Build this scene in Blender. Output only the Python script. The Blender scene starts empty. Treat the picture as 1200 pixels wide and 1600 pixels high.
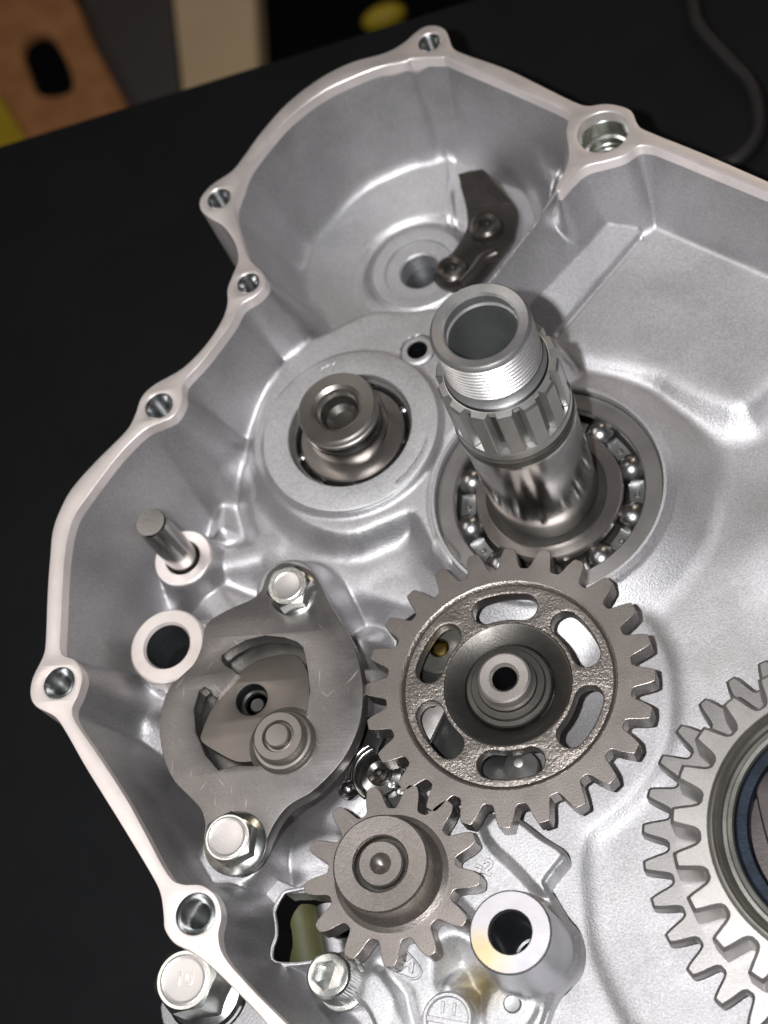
import bpy, bmesh, math, random
import numpy as np
from mathutils import Matrix, Vector
random.seed(4); np.random.seed(4)
R = math.radians
MM = 0.001
scene = bpy.context.scene
COL = scene.collection

# ---------------------------------------------------------------- camera (all lengths below are millimetres; z = 0 is the face of the idler gear)
FPX = 2404.0                       # focal length in photo pixels (photo 1200 x 1600)
_d = np.array([760.0, 1240.0, FPX]); _d /= np.linalg.norm(_d)
_x = np.array([1.0, 0, 0]); _x -= _x.dot(_d) * _d; _x /= np.linalg.norm(_x)
CAMR = np.stack([_x, np.cross(-_d, _x), -_d])
def ray(p): return CAMR @ np.array([p[0] - 600.0, p[1] - 800.0, FPX])
_r0 = ray((796, 1074)); CAMC = -_r0 / np.linalg.norm(_r0) * 330.0
def un(p, z=0.0):
    """point of the plane at height z that the photo shows at pixel p"""
    r = ray(p); t = (z - CAMC[2]) / r[2]
    return CAMC + t * r
def un2(p, z=0.0): return tuple(un(p, z)[:2])
def uns(pts, z=0.0): return [un2(p, z) for p in pts]

cam = bpy.data.cameras.new('camera'); cam_o = bpy.data.objects.new('camera', cam); COL.objects.link(cam_o)
cam.sensor_fit = 'VERTICAL'; cam.sensor_height = 24.0; cam.lens = FPX / 1600 * 24.0
cam.clip_start = 0.01; cam.clip_end = 30
right, up, back = CAMR @ [1, 0, 0], CAMR @ [0, -1, 0], CAMR @ [0, 0, -1]
m = Matrix([[right[i], up[i], back[i], CAMC[i] * MM] for i in range(3)] + [[0, 0, 0, 1]])
cam_o.matrix_world = m
cam.dof.use_dof = True
cam.dof.focus_distance = float((CAMR @ [0, 0, 1]).dot(un((760, 800), 22) - CAMC)) * MM
cam.dof.aperture_fstop = 11.0
scene.camera = cam_o

# ---------------------------------------------------------------- light: phone torch beside the lens, a dim room with two ceiling lamps
w = bpy.data.worlds.new('World'); scene.world = w; w.use_nodes = True
nt = w.node_tree; bg = nt.nodes['Background']
bg.inputs['Color'].default_value = (0.97, 0.97, 1.0, 1); bg.inputs['Strength'].default_value = 0.03
def area(name, loc, target, size, size_y, power, col):
    l = bpy.data.lights.new(name, 'AREA'); l.shape = 'RECTANGLE' if size_y else 'DISK'
    l.size = size; l.size_y = size_y or size; l.energy = power; l.color = col
    o = bpy.data.objects.new(name, l); COL.objects.link(o)
    o.location = loc; o.rotation_euler = (Vector(target) - Vector(loc)).to_track_quat('-Z', 'Y').to_euler()
    return o
_fl = CAMC - right * 30 + up * 6
area('phone_torch', tuple(_fl * MM), tuple(un((700, 900), 0) * MM), 0.007, 0, 1.85, (0.985, 0.98, 1.0))
area('ceiling_lamp', (-0.9, 0.25, 1.5), (0, 0, 0), 1.1, 0.5, 4.6, (1.0, 0.93, 0.88))
area('ceiling_lamp', (0.5, 1.5, 1.1), (0, 0, 0), 0.25, 0.9, 2.6, (1.0, 0.80, 0.62))
scene.view_settings.view_transform = 'Standard'; scene.view_settings.look = 'None'
scene.view_settings.exposure = 0.0; scene.view_settings.gamma = 1.0
scene.cycles.max_bounces = 8; scene.cycles.sample_clamp_indirect = 4.0

# ---------------------------------------------------------------- materials
def mat(name, col, metal=1.0, rough=0.4, col2=None, nscale=60, bump=0.0, bscale=900, rvar=0.0, speck=None, scratch=0.0, coat=0.0, stain=None, wall_rough=None, nicks=0.0, spot=None):
    m = bpy.data.materials.new(name); m.use_nodes = True
    t = m.node_tree; L = t.links; b = t.nodes['Principled BSDF']
    b.inputs['Base Color'].default_value = (*col, 1); b.inputs['Metallic'].default_value = metal
    b.inputs['Roughness'].default_value = rough
    if coat: b.inputs['Coat Weight'].default_value = coat; b.inputs['Coat Roughness'].default_value = 0.08
    tc = t.nodes.new('ShaderNodeTexCoord'); geo = t.nodes.new('ShaderNodeNewGeometry')
    def noise(scale, detail=4, rgh=0.6):
        n = t.nodes.new('ShaderNodeTexNoise'); n.inputs['Scale'].default_value = scale
        n.inputs['Detail'].default_value = detail; n.inputs['Roughness'].default_value = rgh
        L.new(geo.outputs['Position'], n.inputs['Vector']); return n
    def mapr(src, a, b_, c, d):
        r = t.nodes.new('ShaderNodeMapRange'); r.inputs[1].default_value = a; r.inputs[2].default_value = b_
        r.inputs[3].default_value = c; r.inputs[4].default_value = d; L.new(src, r.inputs[0]); return r.outputs[0]
    colsock = None
    if col2:
        n = noise(nscale); mx = t.nodes.new('ShaderNodeMix'); mx.data_type = 'RGBA'
        L.new(mapr(n.outputs['Fac'], 0.35, 0.65, 0, 1), mx.inputs[0])
        mx.inputs[6].default_value = (*col, 1); mx.inputs[7].default_value = (*col2, 1); colsock = mx.outputs[2]
    if speck:                                            # bright or dark grains of the casting / sintering
        n = noise(speck[0], 2, 0.5); mx = t.nodes.new('ShaderNodeMix'); mx.data_type = 'RGBA'; mx.blend_type = 'MULTIPLY'
        mx.inputs[0].default_value = 1.0
        cr = t.nodes.new('ShaderNodeCombineColor')
        s = mapr(n.outputs['Fac'], 0.30, 0.70, 1 - speck[1], 1 + speck[1])
        for i in range(3): L.new(s, cr.inputs[i])
        if colsock: L.new(colsock, mx.inputs[6])
        else: mx.inputs[6].default_value = (*col, 1)
        L.new(cr.outputs[0], mx.inputs[7]); colsock = mx.outputs[2]
    if stain:                                            # (colour, scale, lo, hi)
        n = noise(stain[1], 5, 0.65); mx = t.nodes.new('ShaderNodeMix'); mx.data_type = 'RGBA'
        L.new(mapr(n.outputs['Fac'], stain[2], stain[3], 0, 1), mx.inputs[0])
        if colsock: L.new(colsock, mx.inputs[6])
        else: mx.inputs[6].default_value = (*col, 1)
        mx.inputs[7].default_value = (*stain[0], 1); colsock = mx.outputs[2]
    if spot:                                             # one oil stain: (colour, centre in mm, inner and outer radius, strength)
        vm = t.nodes.new('ShaderNodeVectorMath'); vm.operation = 'DISTANCE'; L.new(geo.outputs['Position'], vm.inputs[0]); vm.inputs[1].default_value = tuple(spot[1] * MM)
        n = noise(220, 4); ad = t.nodes.new('ShaderNodeMath'); ad.operation = 'MULTIPLY_ADD'; L.new(n.outputs['Fac'], ad.inputs[0]); ad.inputs[1].default_value = 0.004; L.new(vm.outputs['Value'], ad.inputs[2])
        mx = t.nodes.new('ShaderNodeMix'); mx.data_type = 'RGBA'; L.new(mapr(ad.outputs[0], spot[2] * MM + 0.002, spot[3] * MM + 0.002, spot[4], 0), mx.inputs[0])
        if colsock: L.new(colsock, mx.inputs[6])
        else: mx.inputs[6].default_value = (*col, 1)
        mx.inputs[7].default_value = (*spot[0], 1); colsock = mx.outputs[2]
    if nicks:                                            # scattered short bright scratches
        for ang, sc_ in ((0.9, (150, 2600, 150)), (2.3, (190, 3000, 190)), (1.6, (170, 3400, 170))):
            mp = t.nodes.new('ShaderNodeMapping'); mp.vector_type = 'TEXTURE'; mp.inputs['Scale'].default_value = tuple(1 / q for q in sc_); mp.inputs['Rotation'].default_value = (0, 0, ang)
            L.new(geo.outputs['Position'], mp.inputs[0]); n = t.nodes.new('ShaderNodeTexNoise'); n.inputs['Scale'].default_value = 1.0; n.inputs['Detail'].default_value = 1.0
            L.new(mp.outputs[0], n.inputs['Vector']); mx = t.nodes.new('ShaderNodeMix'); mx.data_type = 'RGBA'
            L.new(mapr(n.outputs['Fac'], 0.74, 0.82, 0, nicks), mx.inputs[0])
            if colsock: L.new(colsock, mx.inputs[6])
            else: mx.inputs[6].default_value = (*col, 1)
            mx.inputs[7].default_value = (0.75, 0.73, 0.70, 1); colsock = mx.outputs[2]
    if colsock: L.new(colsock, b.inputs['Base Color'])
    if rvar:
        n = noise(nscale * 1.7, 5); L.new(mapr(n.outputs['Fac'], 0.3, 0.7, max(0.02, rough - rvar), rough + rvar), b.inputs['Roughness'])
    if wall_rough is not None:                           # draft walls are dragged smooth when the casting leaves its die; floors keep the rough skin
        sx = t.nodes.new('ShaderNodeSeparateXYZ'); L.new(geo.outputs['Normal'], sx.inputs[0])
        n = noise(nscale * 1.7, 5); v = mapr(n.outputs['Fac'], 0.3, 0.7, -rvar, rvar)
        ad = t.nodes.new('ShaderNodeMath'); ad.operation = 'ADD'; L.new(mapr(sx.outputs[2], 0.80, 0.985, wall_rough, rough), ad.inputs[0]); L.new(v, ad.inputs[1])
        L.new(ad.outputs[0], b.inputs['Roughness'])
    h = None
    if bump:
        n = noise(bscale, 3, 0.6); bp = t.nodes.new('ShaderNodeBump'); bp.inputs['Strength'].default_value = bump
        bp.inputs['Distance'].default_value = 0.0003; L.new(n.outputs['Fac'], bp.inputs['Height']); h = bp
    if scratch:
        mp = t.nodes.new('ShaderNodeMapping'); mp.inputs['Scale'].default_value = (160, 4200, 900); mp.inputs['Rotation'].default_value = (0, 0, 1.1)
        L.new(geo.outputs['Position'], mp.inputs[0]); n = t.nodes.new('ShaderNodeTexNoise'); n.inputs['Scale'].default_value = 1.0
        n.inputs['Detail'].default_value = 3; L.new(mp.outputs[0], n.inputs['Vector'])
        bp = t.nodes.new('ShaderNodeBump'); bp.inputs['Strength'].default_value = scratch; bp.inputs['Distance'].default_value = 0.00006
        L.new(n.outputs['Fac'], bp.inputs['Height'])
        if h: L.new(h.outputs[0], bp.inputs['Normal'])
        h = bp
    if h: L.new(h.outputs[0], b.inputs['Normal'])
    return m
M = {}
M['cast'] = mat('cast_aluminium', (0.52, 0.512, 0.52), 0.98, 0.70, (0.46, 0.455, 0.46), 60, 0.36, 2400, 0.04, (2400, 0.16), stain=((0.37, 0.355, 0.34), 40, 0.56, 0.80), wall_rough=0.47)
M['castfine'] = mat('cast_aluminium_fine', (0.55, 0.545, 0.55), 0.96, 0.68, (0.48, 0.48, 0.485), 60, 0.36, 2400, 0.04, (2400, 0.16), wall_rough=0.52, spot=((0.30, 0.24, 0.09), un((752, 1540), -9), 1.5, 6.5, 0.75))
M['postcast'] = mat('smooth_cast_post', (0.50, 0.50, 0.52), 0.97, 0.33, (0.44, 0.44, 0.46), 60, 0.10, 2600, 0.04)
M['flange'] = mat('milled_aluminium', (0.92, 0.86, 0.83), 0.80, 0.44, (0.86, 0.79, 0.76), 90, 0.05, 2500, 0.06, scratch=0.35, nicks=0.3, stain=((0.62, 0.55, 0.50), 45, 0.58, 0.80))
M['postface'] = mat('milled_post_face', (0.44, 0.425, 0.44), 0.9, 0.62, (0.40, 0.385, 0.40), 90, 0.05, 2500, 0.05, scratch=0.25, spot=((0.50, 0.41, 0.20), un((752, 1497), 12), 2.0, 7.0, 0.75))
M['sinter'] = mat('sintered_steel', (0.235, 0.212, 0.195), 0.85, 0.44, (0.205, 0.185, 0.17), 80, 0.20, 2600, 0.05, (3000, 0.16), stain=((0.28, 0.255, 0.235), 25, 0.62, 0.8), nicks=0.25, wall_rough=0.27)
M['web'] = mat('rough_forged_steel', (0.235, 0.212, 0.193), 0.9, 0.36, (0.20, 0.18, 0.162), 90, 0.7, 1700, 0.06, (1800, 0.2))
M['oily'] = mat('oiled_dark_steel', (0.085, 0.08, 0.073), 0.85, 0.42, (0.065, 0.061, 0.055), 80, 0.15, 2200, 0.08, coat=0.2)
M['steel'] = mat('ground_steel', (0.42, 0.41, 0.40), 1.0, 0.19, (0.36, 0.35, 0.34), 60, 0.03, 2500, 0.04)
M['thread'] = mat('threaded_steel', (0.60, 0.59, 0.585), 0.9, 0.33, (0.52, 0.51, 0.50), 90, 0.10, 2400, 0.05, (3000, 0.08))
M['spline'] = mat('splined_steel', (0.42, 0.415, 0.40), 0.92, 0.40, (0.35, 0.345, 0.33), 60, 0.06, 2000, 0.05)
M['bearing'] = mat('bearing_steel', (0.46, 0.425, 0.40), 0.95, 0.30, (0.41, 0.375, 0.35), 60, 0.03, 2500, 0.04, scratch=0.15, nicks=0.5)
M['race'] = mat('grey_outer_race', (0.40, 0.385, 0.375), 0.95, 0.42, (0.35, 0.335, 0.325), 60, 0.05, 2500, 0.04, scratch=0.15)
M['ball'] = mat('polished_ball_steel', (0.42, 0.42, 0.42), 1.0, 0.28)
M['cage'] = mat('pressed_cage_steel', (0.50, 0.51, 0.50), 1.0, 0.34, None, 60, 0.1, 1500)
M['plate'] = mat('stamped_plate_steel', (0.25, 0.237, 0.228), 0.9, 0.38, (0.215, 0.203, 0.195), 70, 0.10, 2500, 0.07, (2600, 0.10), scratch=0.30, nicks=0.6)
M['cam'] = mat('bronzed_cam_steel', (0.20, 0.18, 0.163), 0.9, 0.38, (0.172, 0.155, 0.14), 60, 0.06, 2500, 0.05)
M['zinc'] = mat('zinc_plated_steel', (0.70, 0.73, 0.70), 1.0, 0.24, (0.62, 0.63, 0.60), 120, 0.06, 1500, 0.05)
M['zincdisc'] = mat('zinc_plated_face', (0.74, 0.71, 0.69), 0.85, 0.40, (0.68, 0.65, 0.63), 120, 0.08, 2000, 0.05)
M['roller'] = mat('turned_roller_steel', (0.30, 0.28, 0.255), 0.9, 0.36, (0.26, 0.24, 0.22), 60, 0.05, 2400, 0.05)
M['zthread'] = mat('tapped_aluminium', (0.55, 0.56, 0.56), 1.0, 0.22)
M['slotfloor'] = mat('mottled_slot_floor', (0.17, 0.165, 0.155), 0.9, 0.32, (0.10, 0.098, 0.092), 120, 0.1, 1500, 0.08)  # two dark grey tones mixed by noise
M['black'] = mat('blackened_steel', (0.075, 0.066, 0.06), 0.7, 0.30, (0.05, 0.045, 0.04), 80, 0.10, 1400, 0.06)
M['dark'] = mat('dark_steel_and_shade', (0.07, 0.073, 0.07), 0.9, 0.30, None, 60, 0.05, 1500)  # dark arm steel; also puts shade into grooves and recesses
M['bore'] = mat('bored_steel', (0.38, 0.395, 0.385), 0.9, 0.36, (0.32, 0.335, 0.325), 90, 0.1, 1500, 0.05)
M['darkbore'] = mat('bore_shade_steel', (0.16, 0.17, 0.18), 0.9, 0.34, (0.11, 0.115, 0.12), 80, 0.05, 1500, 0.05)  # shade of the deep bores put into a dark base colour
M['ringgreen'] = mat('oiled_hub_ring', (0.27, 0.265, 0.24), 0.9, 0.34, (0.22, 0.215, 0.19), 60, 0.05, 1500, 0.05)
M['gearlight'] = mat('ground_gear_steel', (0.36, 0.345, 0.33), 0.88, 0.46, (0.32, 0.305, 0.29), 60, 0.06, 2200, 0.05, (3000, 0.08))
M['spindle'] = mat('pale_spindle_steel', (0.42, 0.39, 0.365), 0.88, 0.45, (0.38, 0.35, 0.33), 60, 0.06, 2200, 0.05, (3000, 0.10))
M['geargrey'] = mat('matt_gear_steel', (0.27, 0.26, 0.252), 0.88, 0.46, (0.235, 0.225, 0.218), 60, 0.1, 2400, 0.05, (3000, 0.12))
M['blue'] = mat('blued_steel_ring', (0.036, 0.050, 0.075), 0.8, 0.34, (0.014, 0.017, 0.022), 40, 0.15, 1500, 0.06)
M['brown'] = mat('brown_hub_steel', (0.10, 0.09, 0.088), 0.85, 0.40, (0.08, 0.07, 0.068), 60, 0.1, 1500, 0.05)
M['table'] = mat('black_bench_mat', (0.0050, 0.0056, 0.0062), 0.0, 0.75, (0.0038, 0.0042, 0.0048), 25, 0.2, 500, 0.05, stain=((0.035, 0.035, 0.037), 260, 0.71, 0.77))
M['table'].node_tree.nodes['Principled BSDF'].inputs['Specular IOR Level'].default_value = 0.15
M['olive'] = mat('olive_rubber_hose', (0.075, 0.072, 0.028), 0.0, 0.5, (0.05, 0.05, 0.02), 80, 0.1, 800)
M['brass'] = mat('brass_fitting', (0.62, 0.45, 0.14), 1.0, 0.25)
M['orange'] = mat('orange_fibre_block', (0.62, 0.29, 0.115), 0.0, 0.8, (0.46, 0.20, 0.075), 35, 0.3, 300, stain=((0.16, 0.07, 0.03), 30, 0.6, 0.75))
M['yellow'] = mat('yellow_plastic', (0.62, 0.46, 0.03), 0.0, 0.45, (0.56, 0.40, 0.02), 30)
M['cream'] = mat('cream_box_card', (0.90, 0.69, 0.44), 0.0, 0.7, (0.86, 0.65, 0.40), 12)
M['greybox'] = mat('dark_grey_box', (0.085, 0.085, 0.09), 0.0, 0.6, (0.10, 0.08, 0.07), 10)
M['cable'] = mat('black_rubber_cable', (0.006, 0.005, 0.005), 0.0, 0.6)
M['floor'] = mat('black_floor_and_holes', (0.006, 0.006, 0.007), 0.0, 0.8)  # dark room floor; also black lining painted for shade inside holes
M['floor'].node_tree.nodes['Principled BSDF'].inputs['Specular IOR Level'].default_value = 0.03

# ---------------------------------------------------------------- mesh helpers
def thing(name, label, cat, loc, group=None):
    o = bpy.data.objects.new(name, None); COL.objects.link(o); o.empty_display_size = 0.005
    o.location = tuple(v * MM for v in loc); o['label'] = label; o['category'] = cat
    if group: o['group'] = group
    return o
def base(parent):
    return np.array(parent.location) / MM if parent is not None and parent.parent is None else (np.array(parent.location) / MM + np.array(parent.parent.location) / MM if parent is not None else np.zeros(3))
def link(name, me, material, parent=None, at=None, smooth=35):
    """me holds millimetres in absolute place (or about `at`); stored in metres about the parent"""
    o = bpy.data.objects.new(name, me); COL.objects.link(o)
    n = len(me.vertices); co = np.empty(n * 3, np.float32); me.vertices.foreach_get('co', co); co = co.reshape(-1, 3)
    b = base(parent)
    if at is None: co = co - b
    me.vertices.foreach_set('co', (co * MM).astype(np.float32).ravel())
    if at is not None: o.location = tuple((np.array(at) - b) * MM)
    me.materials.clear(); me.materials.append(material)
    if smooth is not None:
        me.polygons.foreach_set('use_smooth', [True] * len(me.polygons)); me.update()
        me.set_sharp_from_angle(angle=R(smooth))
    me.update()
    if parent is not None: o.parent = parent
    return o
def bm_mesh(name, bm):
    bmesh.ops.recalc_face_normals(bm, faces=bm.faces)
    me = bpy.data.meshes.new(name); bm.to_mesh(me); bm.free(); return me
def lathe_mesh(name, prof, c=(0, 0), seg=72):
    """prof: list of (radius, z); r = 0 ends close to a point"""
    bm = bmesh.new(); rings = []
    for r, z in prof:
        if r < 1e-6: rings.append([bm.verts.new((c[0], c[1], z))])
        else: rings.append([bm.verts.new((c[0] + r * math.cos(2 * math.pi * k / seg), c[1] + r * math.sin(2 * math.pi * k / seg), z)) for k in range(seg)])
    for a, b in zip(rings, rings[1:]):
        if len(a) == 1 and len(b) == 1: continue
        for k in range(seg):
            j = (k + 1) % seg
            if len(a) == 1: bm.faces.new((a[0], b[k], b[j]))
            elif len(b) == 1: bm.faces.new((a[k], b[0], a[j]))
            else: bm.faces.new((a[k], b[k], b[j], a[j]))
    me = bpy.data.meshes.new(name); bm.to_mesh(me); bm.free()
    return me
def lathe(name, prof, c, material, parent=None, seg=72, smooth=26):
    """profile runs from the inner/top side outward and down (normals face out)"""
    return link(name, lathe_mesh(name, prof, c, seg), material, parent, smooth=smooth)
def extr_mesh(name, loops, z0, z1, bev=0.0, res=2):
    cu = bpy.data.curves.new(name, 'CURVE'); cu.dimensions = '2D'; cu.fill_mode = 'BOTH'
    for lp in loops:
        s = cu.splines.new('POLY'); s.points.add(len(lp) - 1)
        s.points.foreach_set('co', np.c_[np.array(lp, float)[:, :2], np.zeros(len(lp)), np.ones(len(lp))].ravel())
        s.use_cyclic_u = True
    cu.extrude = (z1 - z0) / 2 - bev; cu.bevel_depth = bev; cu.bevel_resolution = res; cu.offset = -bev
    o = bpy.data.objects.new(name, cu); COL.objects.link(o)
    dg = bpy.context.evaluated_depsgraph_get()
    me = bpy.data.meshes.new_from_object(o.evaluated_get(dg)); bpy.data.objects.remove(o); bpy.data.curves.remove(cu)
    bm = bmesh.new(); bm.from_mesh(me); bmesh.ops.remove_doubles(bm, verts=bm.verts, dist=0.002)
    bmesh.ops.translate(bm, verts=bm.verts, vec=(0, 0, (z0 + z1) / 2)); bm.to_mesh(me); bm.free()
    me.name = name; return me
def extr(name, loops, z0, z1, bev, material, parent=None, res=2, smooth=20):
    return link(name, extr_mesh(name, loops, z0, z1, bev, res), material, parent, smooth=smooth)
def circ(c, r, n=48, a0=0.0): return [(c[0] + r * math.cos(a0 + 2 * math.pi * k / n), c[1] + r * math.sin(a0 + 2 * math.pi * k / n)) for k in range(n)]
def spl(pts, n=5, closed=True):
    P = [np.array(p, float) for p in pts]; N = len(P); out = []
    for i in range(N if closed else N - 1):
        g = (lambda k: P[k % N]) if closed else (lambda k: P[min(max(k, 0), N - 1)])
        p0, p1, p2, p3 = g(i - 1), g(i), g(i + 1), g(i + 2)
        for k in range(n):
            t = k / n
            out.append(tuple(0.5 * (2 * p1 + (p2 - p0) * t + (2 * p0 - 5 * p1 + 4 * p2 - p3) * t * t + (3 * p1 - p0 - 3 * p2 + p3) * t ** 3)))
    if not closed: out.append(tuple(P[-1]))
    return out
def tube_mesh(name, pts, r, seg=12):
    bm = bmesh.new(); rings = []; P = [np.array(p, float) for p in pts]
    for i, p in enumerate(P):
        t = P[min(i + 1, len(P) - 1)] - P[max(i - 1, 0)]; t /= np.linalg.norm(t)
        u = np.cross(t, [0.12, 0.3, 1.0]); u /= np.linalg.norm(u); v = np.cross(t, u)
        rings.append([bm.verts.new(p + r * (math.cos(2 * math.pi * k / seg) * u + math.sin(2 * math.pi * k / seg) * v)) for k in range(seg)])
    for a, b in zip(rings, rings[1:]):
        for k in range(seg): bm.faces.new((a[k], a[(k + 1) % seg], b[(k + 1) % seg], b[k]))
    bm.faces.new(rings[0][::-1]); bm.faces.new(rings[-1])
    return bm_mesh(name, bm)
def text_mesh(name, body, size, depth, at, rotz):
    cu = bpy.data.curves.new(name, 'FONT'); cu.body = body; cu.size = size; cu.extrude = depth; cu.align_x = 'CENTER'; cu.align_y = 'CENTER'
    cu.bevel_depth = depth * 0.4; cu.resolution_u = 4
    o = bpy.data.objects.new(name, cu); COL.objects.link(o)
    dg = bpy.context.evaluated_depsgraph_get(); me = bpy.data.meshes.new_from_object(o.evaluated_get(dg))
    bpy.data.objects.remove(o); bpy.data.curves.remove(cu)
    me.transform(Matrix.Translation(at) @ Matrix.Rotation(rotz, 4, 'Z')); me.name = name
    return me
def gear_loop(c, Ro, Rr, n, a0, prof):
    """prof: half-tooth list of (fraction of pitch from tooth middle, fraction of height), tip first"""
    full = [(-f, h) for f, h in prof[::-1]] + [(f, h) for f, h in prof if f > 0]
    out = []
    for k in range(n):
        am = a0 + 2 * math.pi * k / n
        for f, h in full:
            a = am + f * 2 * math.pi / n; r = Rr + (Ro - Rr) * h
            out.append((c[0] + r * math.cos(a), c[1] + r * math.sin(a)))
    return out
TOOTH = [(0.0, 1.0), (0.115, 1.0), (0.145, 0.97), (0.185, 0.83), (0.23, 0.63), (0.268, 0.43), (0.30, 0.26), (0.335, 0.12), (0.375, 0.03), (0.43, 0.0), (0.4999, 0.0)]

# ---------------------------------------------------------------- the bench and what lies behind it
ZT = -46.0
e1, e2 = un((-260, 310), ZT), un((1500, -236), ZT)
bm = bmesh.new()
q = [e1, e2, np.array([420, -420, ZT]), np.array([-420, -420, ZT])]
tv = [bm.verts.new(tuple(p)) for p in q]; bv = [bm.verts.new((p[0], p[1], ZT - 18)) for p in q]
bm.faces.new(tv); bm.faces.new(bv[::-1])
for k in range(4): bm.faces.new((tv[k], tv[(k + 1) % 4], bv[(k + 1) % 4], bv[k]))
o = link('table', bm_mesh('table', bm), M['table'], smooth=None); o['kind'] = 'structure'
bm = bmesh.new()
for p in [(-3000, -3000), (3000, -3000), (3000, 3000), (-3000, 3000)]: bm.verts.new((*p, -700))
bm.faces.new(bm.verts); o = link('floor', bm_mesh('floor', bm), M['floor'], smooth=None); o['kind'] = 'structure'

def block(name, label, cat, poly, z, zb, material, holes=(), bev=2.0):
    """a box-like thing on the floor behind the bench: top outline traced at height z"""
    c = np.mean(np.array(uns(poly, z)), 0)
    t = thing(name, label, cat, (c[0], c[1], zb))
    extr('body', [uns(poly, z)] + [spl(uns(h, z), 4) for h in holes], zb, z, bev, material, t)
    return t
ZB = -650
t = block('fibre_block', 'blurred orange brown block with a dark oval hole at the top left', 'block', [(-60, -40), (70, -40), (118, 0), (135, 50), (195, 160), (215, 330), (-30, 330), (-10, 200)], ZB, -700, M['orange'],
      holes=[[(33, 75), (48, 52), (72, 52), (95, 80), (112, 120), (110, 142), (85, 150), (58, 145), (45, 115)]])
lathe('hole_shade_disc', [(0, ZB - 7), (48, ZB - 12)], un2((72, 102), ZB - 12), M['floor'], t)  # shallow black disc standing in for the shade of a deep hole
block('yellow_case', 'yellow item at the left edge below the orange block', 'case', [(-120, 120), (-8, 140), (40, 215), (75, 330), (-120, 330)], ZB + 12, -700, M['yellow'])
block('grey_box', 'dark grey box between the orange block and the cream box', 'box', [(112, -60), (262, -60), (268, 0), (292, 250), (190, 330), (150, 100)], ZB - 25, -700, M['greybox'])
block('cream_box', 'cream coloured box with a straight side behind the bench', 'box', [(262, -80), (392, -80), (398, 0), (404, 120), (420, 260), (290, 260), (285, 140)], ZB - 18, -700, M['cream'])
t = thing('yellow_tool', 'yellow tool end lying behind the bench above the casting', 'tool', (*un2((598, 30), -640), -700))
bm = bmesh.new(); bmesh.ops.create_uvsphere(bm, u_segments=24, v_segments=12, radius=1)
c = un((600, 27), -650); bmesh.ops.transform(bm, matrix=Matrix.Translation(tuple(c)) @ Matrix.Rotation(R(12), 4, 'Z') @ Matrix.Diagonal((20, 11, 11, 1)), verts=bm.verts)
link('grip', bm_mesh('grip', bm), M['yellow'], t)
link('shank', tube_mesh('shank', [tuple(c + [-4, 2, -2]), (c[0] + 10, c[1] + 70, -680)], 4), M['black'], t)
pts = spl([un(p, ZT + 2.4) for p in [(1060, -60), (1082, 0), (1092, 40), (1135, 90), (1172, 130), (1186, 175), (1182, 215), (1150, 250), (1110, 262)]], 6, False)
o = link('cable', tube_mesh('cable', pts, 2.4), M['cable']); o['label'] = 'thin dark cable curving over the black bench at the top right'; o['category'] = 'cable'

# ---------------------------------------------------------------- engine case
ZF = 12.0
OUT = [(1215, 290), (1100, 240), (1015, 206), (997, 195), (987, 174), (968, 165), (944, 162), (918, 165), (895, 158), (850, 136), (790, 107), (722, 83), (706, 72), (698, 50), (686, 41), (668, 40), (651, 49), (630, 67), (600, 83), (550, 97), (500, 122), (450, 160), (410, 204), (380, 245), (362, 267), (330, 289), (313, 310), (314, 328), (328, 341), (348, 353), (366, 378), (372, 405), (363, 430), (355, 452), (355, 475), (345, 503), (320, 540), (285, 575), (242, 600), (221, 620), (210, 650), (195, 675), (150, 720), (112, 763), (93, 798), (82, 830), (78, 870), (74, 925), (71, 1000), (67, 1025), (51, 1058), (47, 1085), (56, 1104), (85, 1120), (103, 1145), (130, 1193), (162, 1245), (190, 1290), (235, 1365), (250, 1396), (255, 1430), (257, 1452), (272, 1474), (298, 1487), (330, 1511), (370, 1550), (410, 1592), (480, 1672)]
INN = [(1215, 309), (1100, 261), (1030, 233), (1012, 228), (996, 229), (975, 243), (945, 252), (915, 260), (893, 278), (875, 298), (868, 293), (884, 262), (889, 238), (885, 205), (888, 186), (880, 172), (800, 136), (702, 93), (690, 90), (645, 92), (632, 97), (596, 104), (550, 121), (500, 146), (450, 185), (415, 225), (387, 263), (376, 293), (366, 325), (374, 362), (388, 402), (409, 424), (415, 442), (400, 461), (377, 476), (360, 506), (320, 560), (287, 597), (285, 625), (270, 650), (248, 661), (222, 674), (185, 711), (140, 770), (116, 806), (105, 845), (99, 900), (96, 970), (94, 1012), (100, 1024), (118, 1032), (129, 1055), (123, 1082), (113, 1106), (118, 1128), (148, 1172), (195, 1244), (225, 1298), (262, 1366), (284, 1381), (315, 1383), (338, 1401), (346, 1430), (341, 1460), (350, 1494), (390, 1541), (450, 1602), (500, 1655)]
def pw(lst, z): return uns(lst, z)
far_out = [(95, 92), (110, 40), (112, -60), (90, -112), (20, -118), (-30, -108)]
far_in = [(91, 87), (105, 38), (107, -58), (87, -107), (20, -113), (-27, -103)]
outl = pw(OUT, ZF)[::-1]; inn = pw(INN, ZF)[::-1]
outer = spl(outl, 4, False) + far_out
inner = spl(inn, 4, False) + far_in
holes = [((671, 66), 2.3, 12), ((342, 310), 2.4, 12), ((388, 442), 2.2, 12), ((248, 634), 2.8, 13), ((92, 1067), 3.0, 14), ((305, 1428), 3.5, 15)]
H2 = un2((942, 206), ZF)
case = thing('engine_case', 'cast aluminium engine case half with a milled flange round its edge', 'engine case', (0, 0, -40))
hc = [(un2(p, ZF), r) for p, r, n in holes]
FL = extr('flange', [outer, inner, circ(H2, 6.2, 56)] + [circ(c, r + 0.75, 40) for c, r in hc], -36, ZF, 0.25, M['flange'], case, smooth=20)
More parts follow.
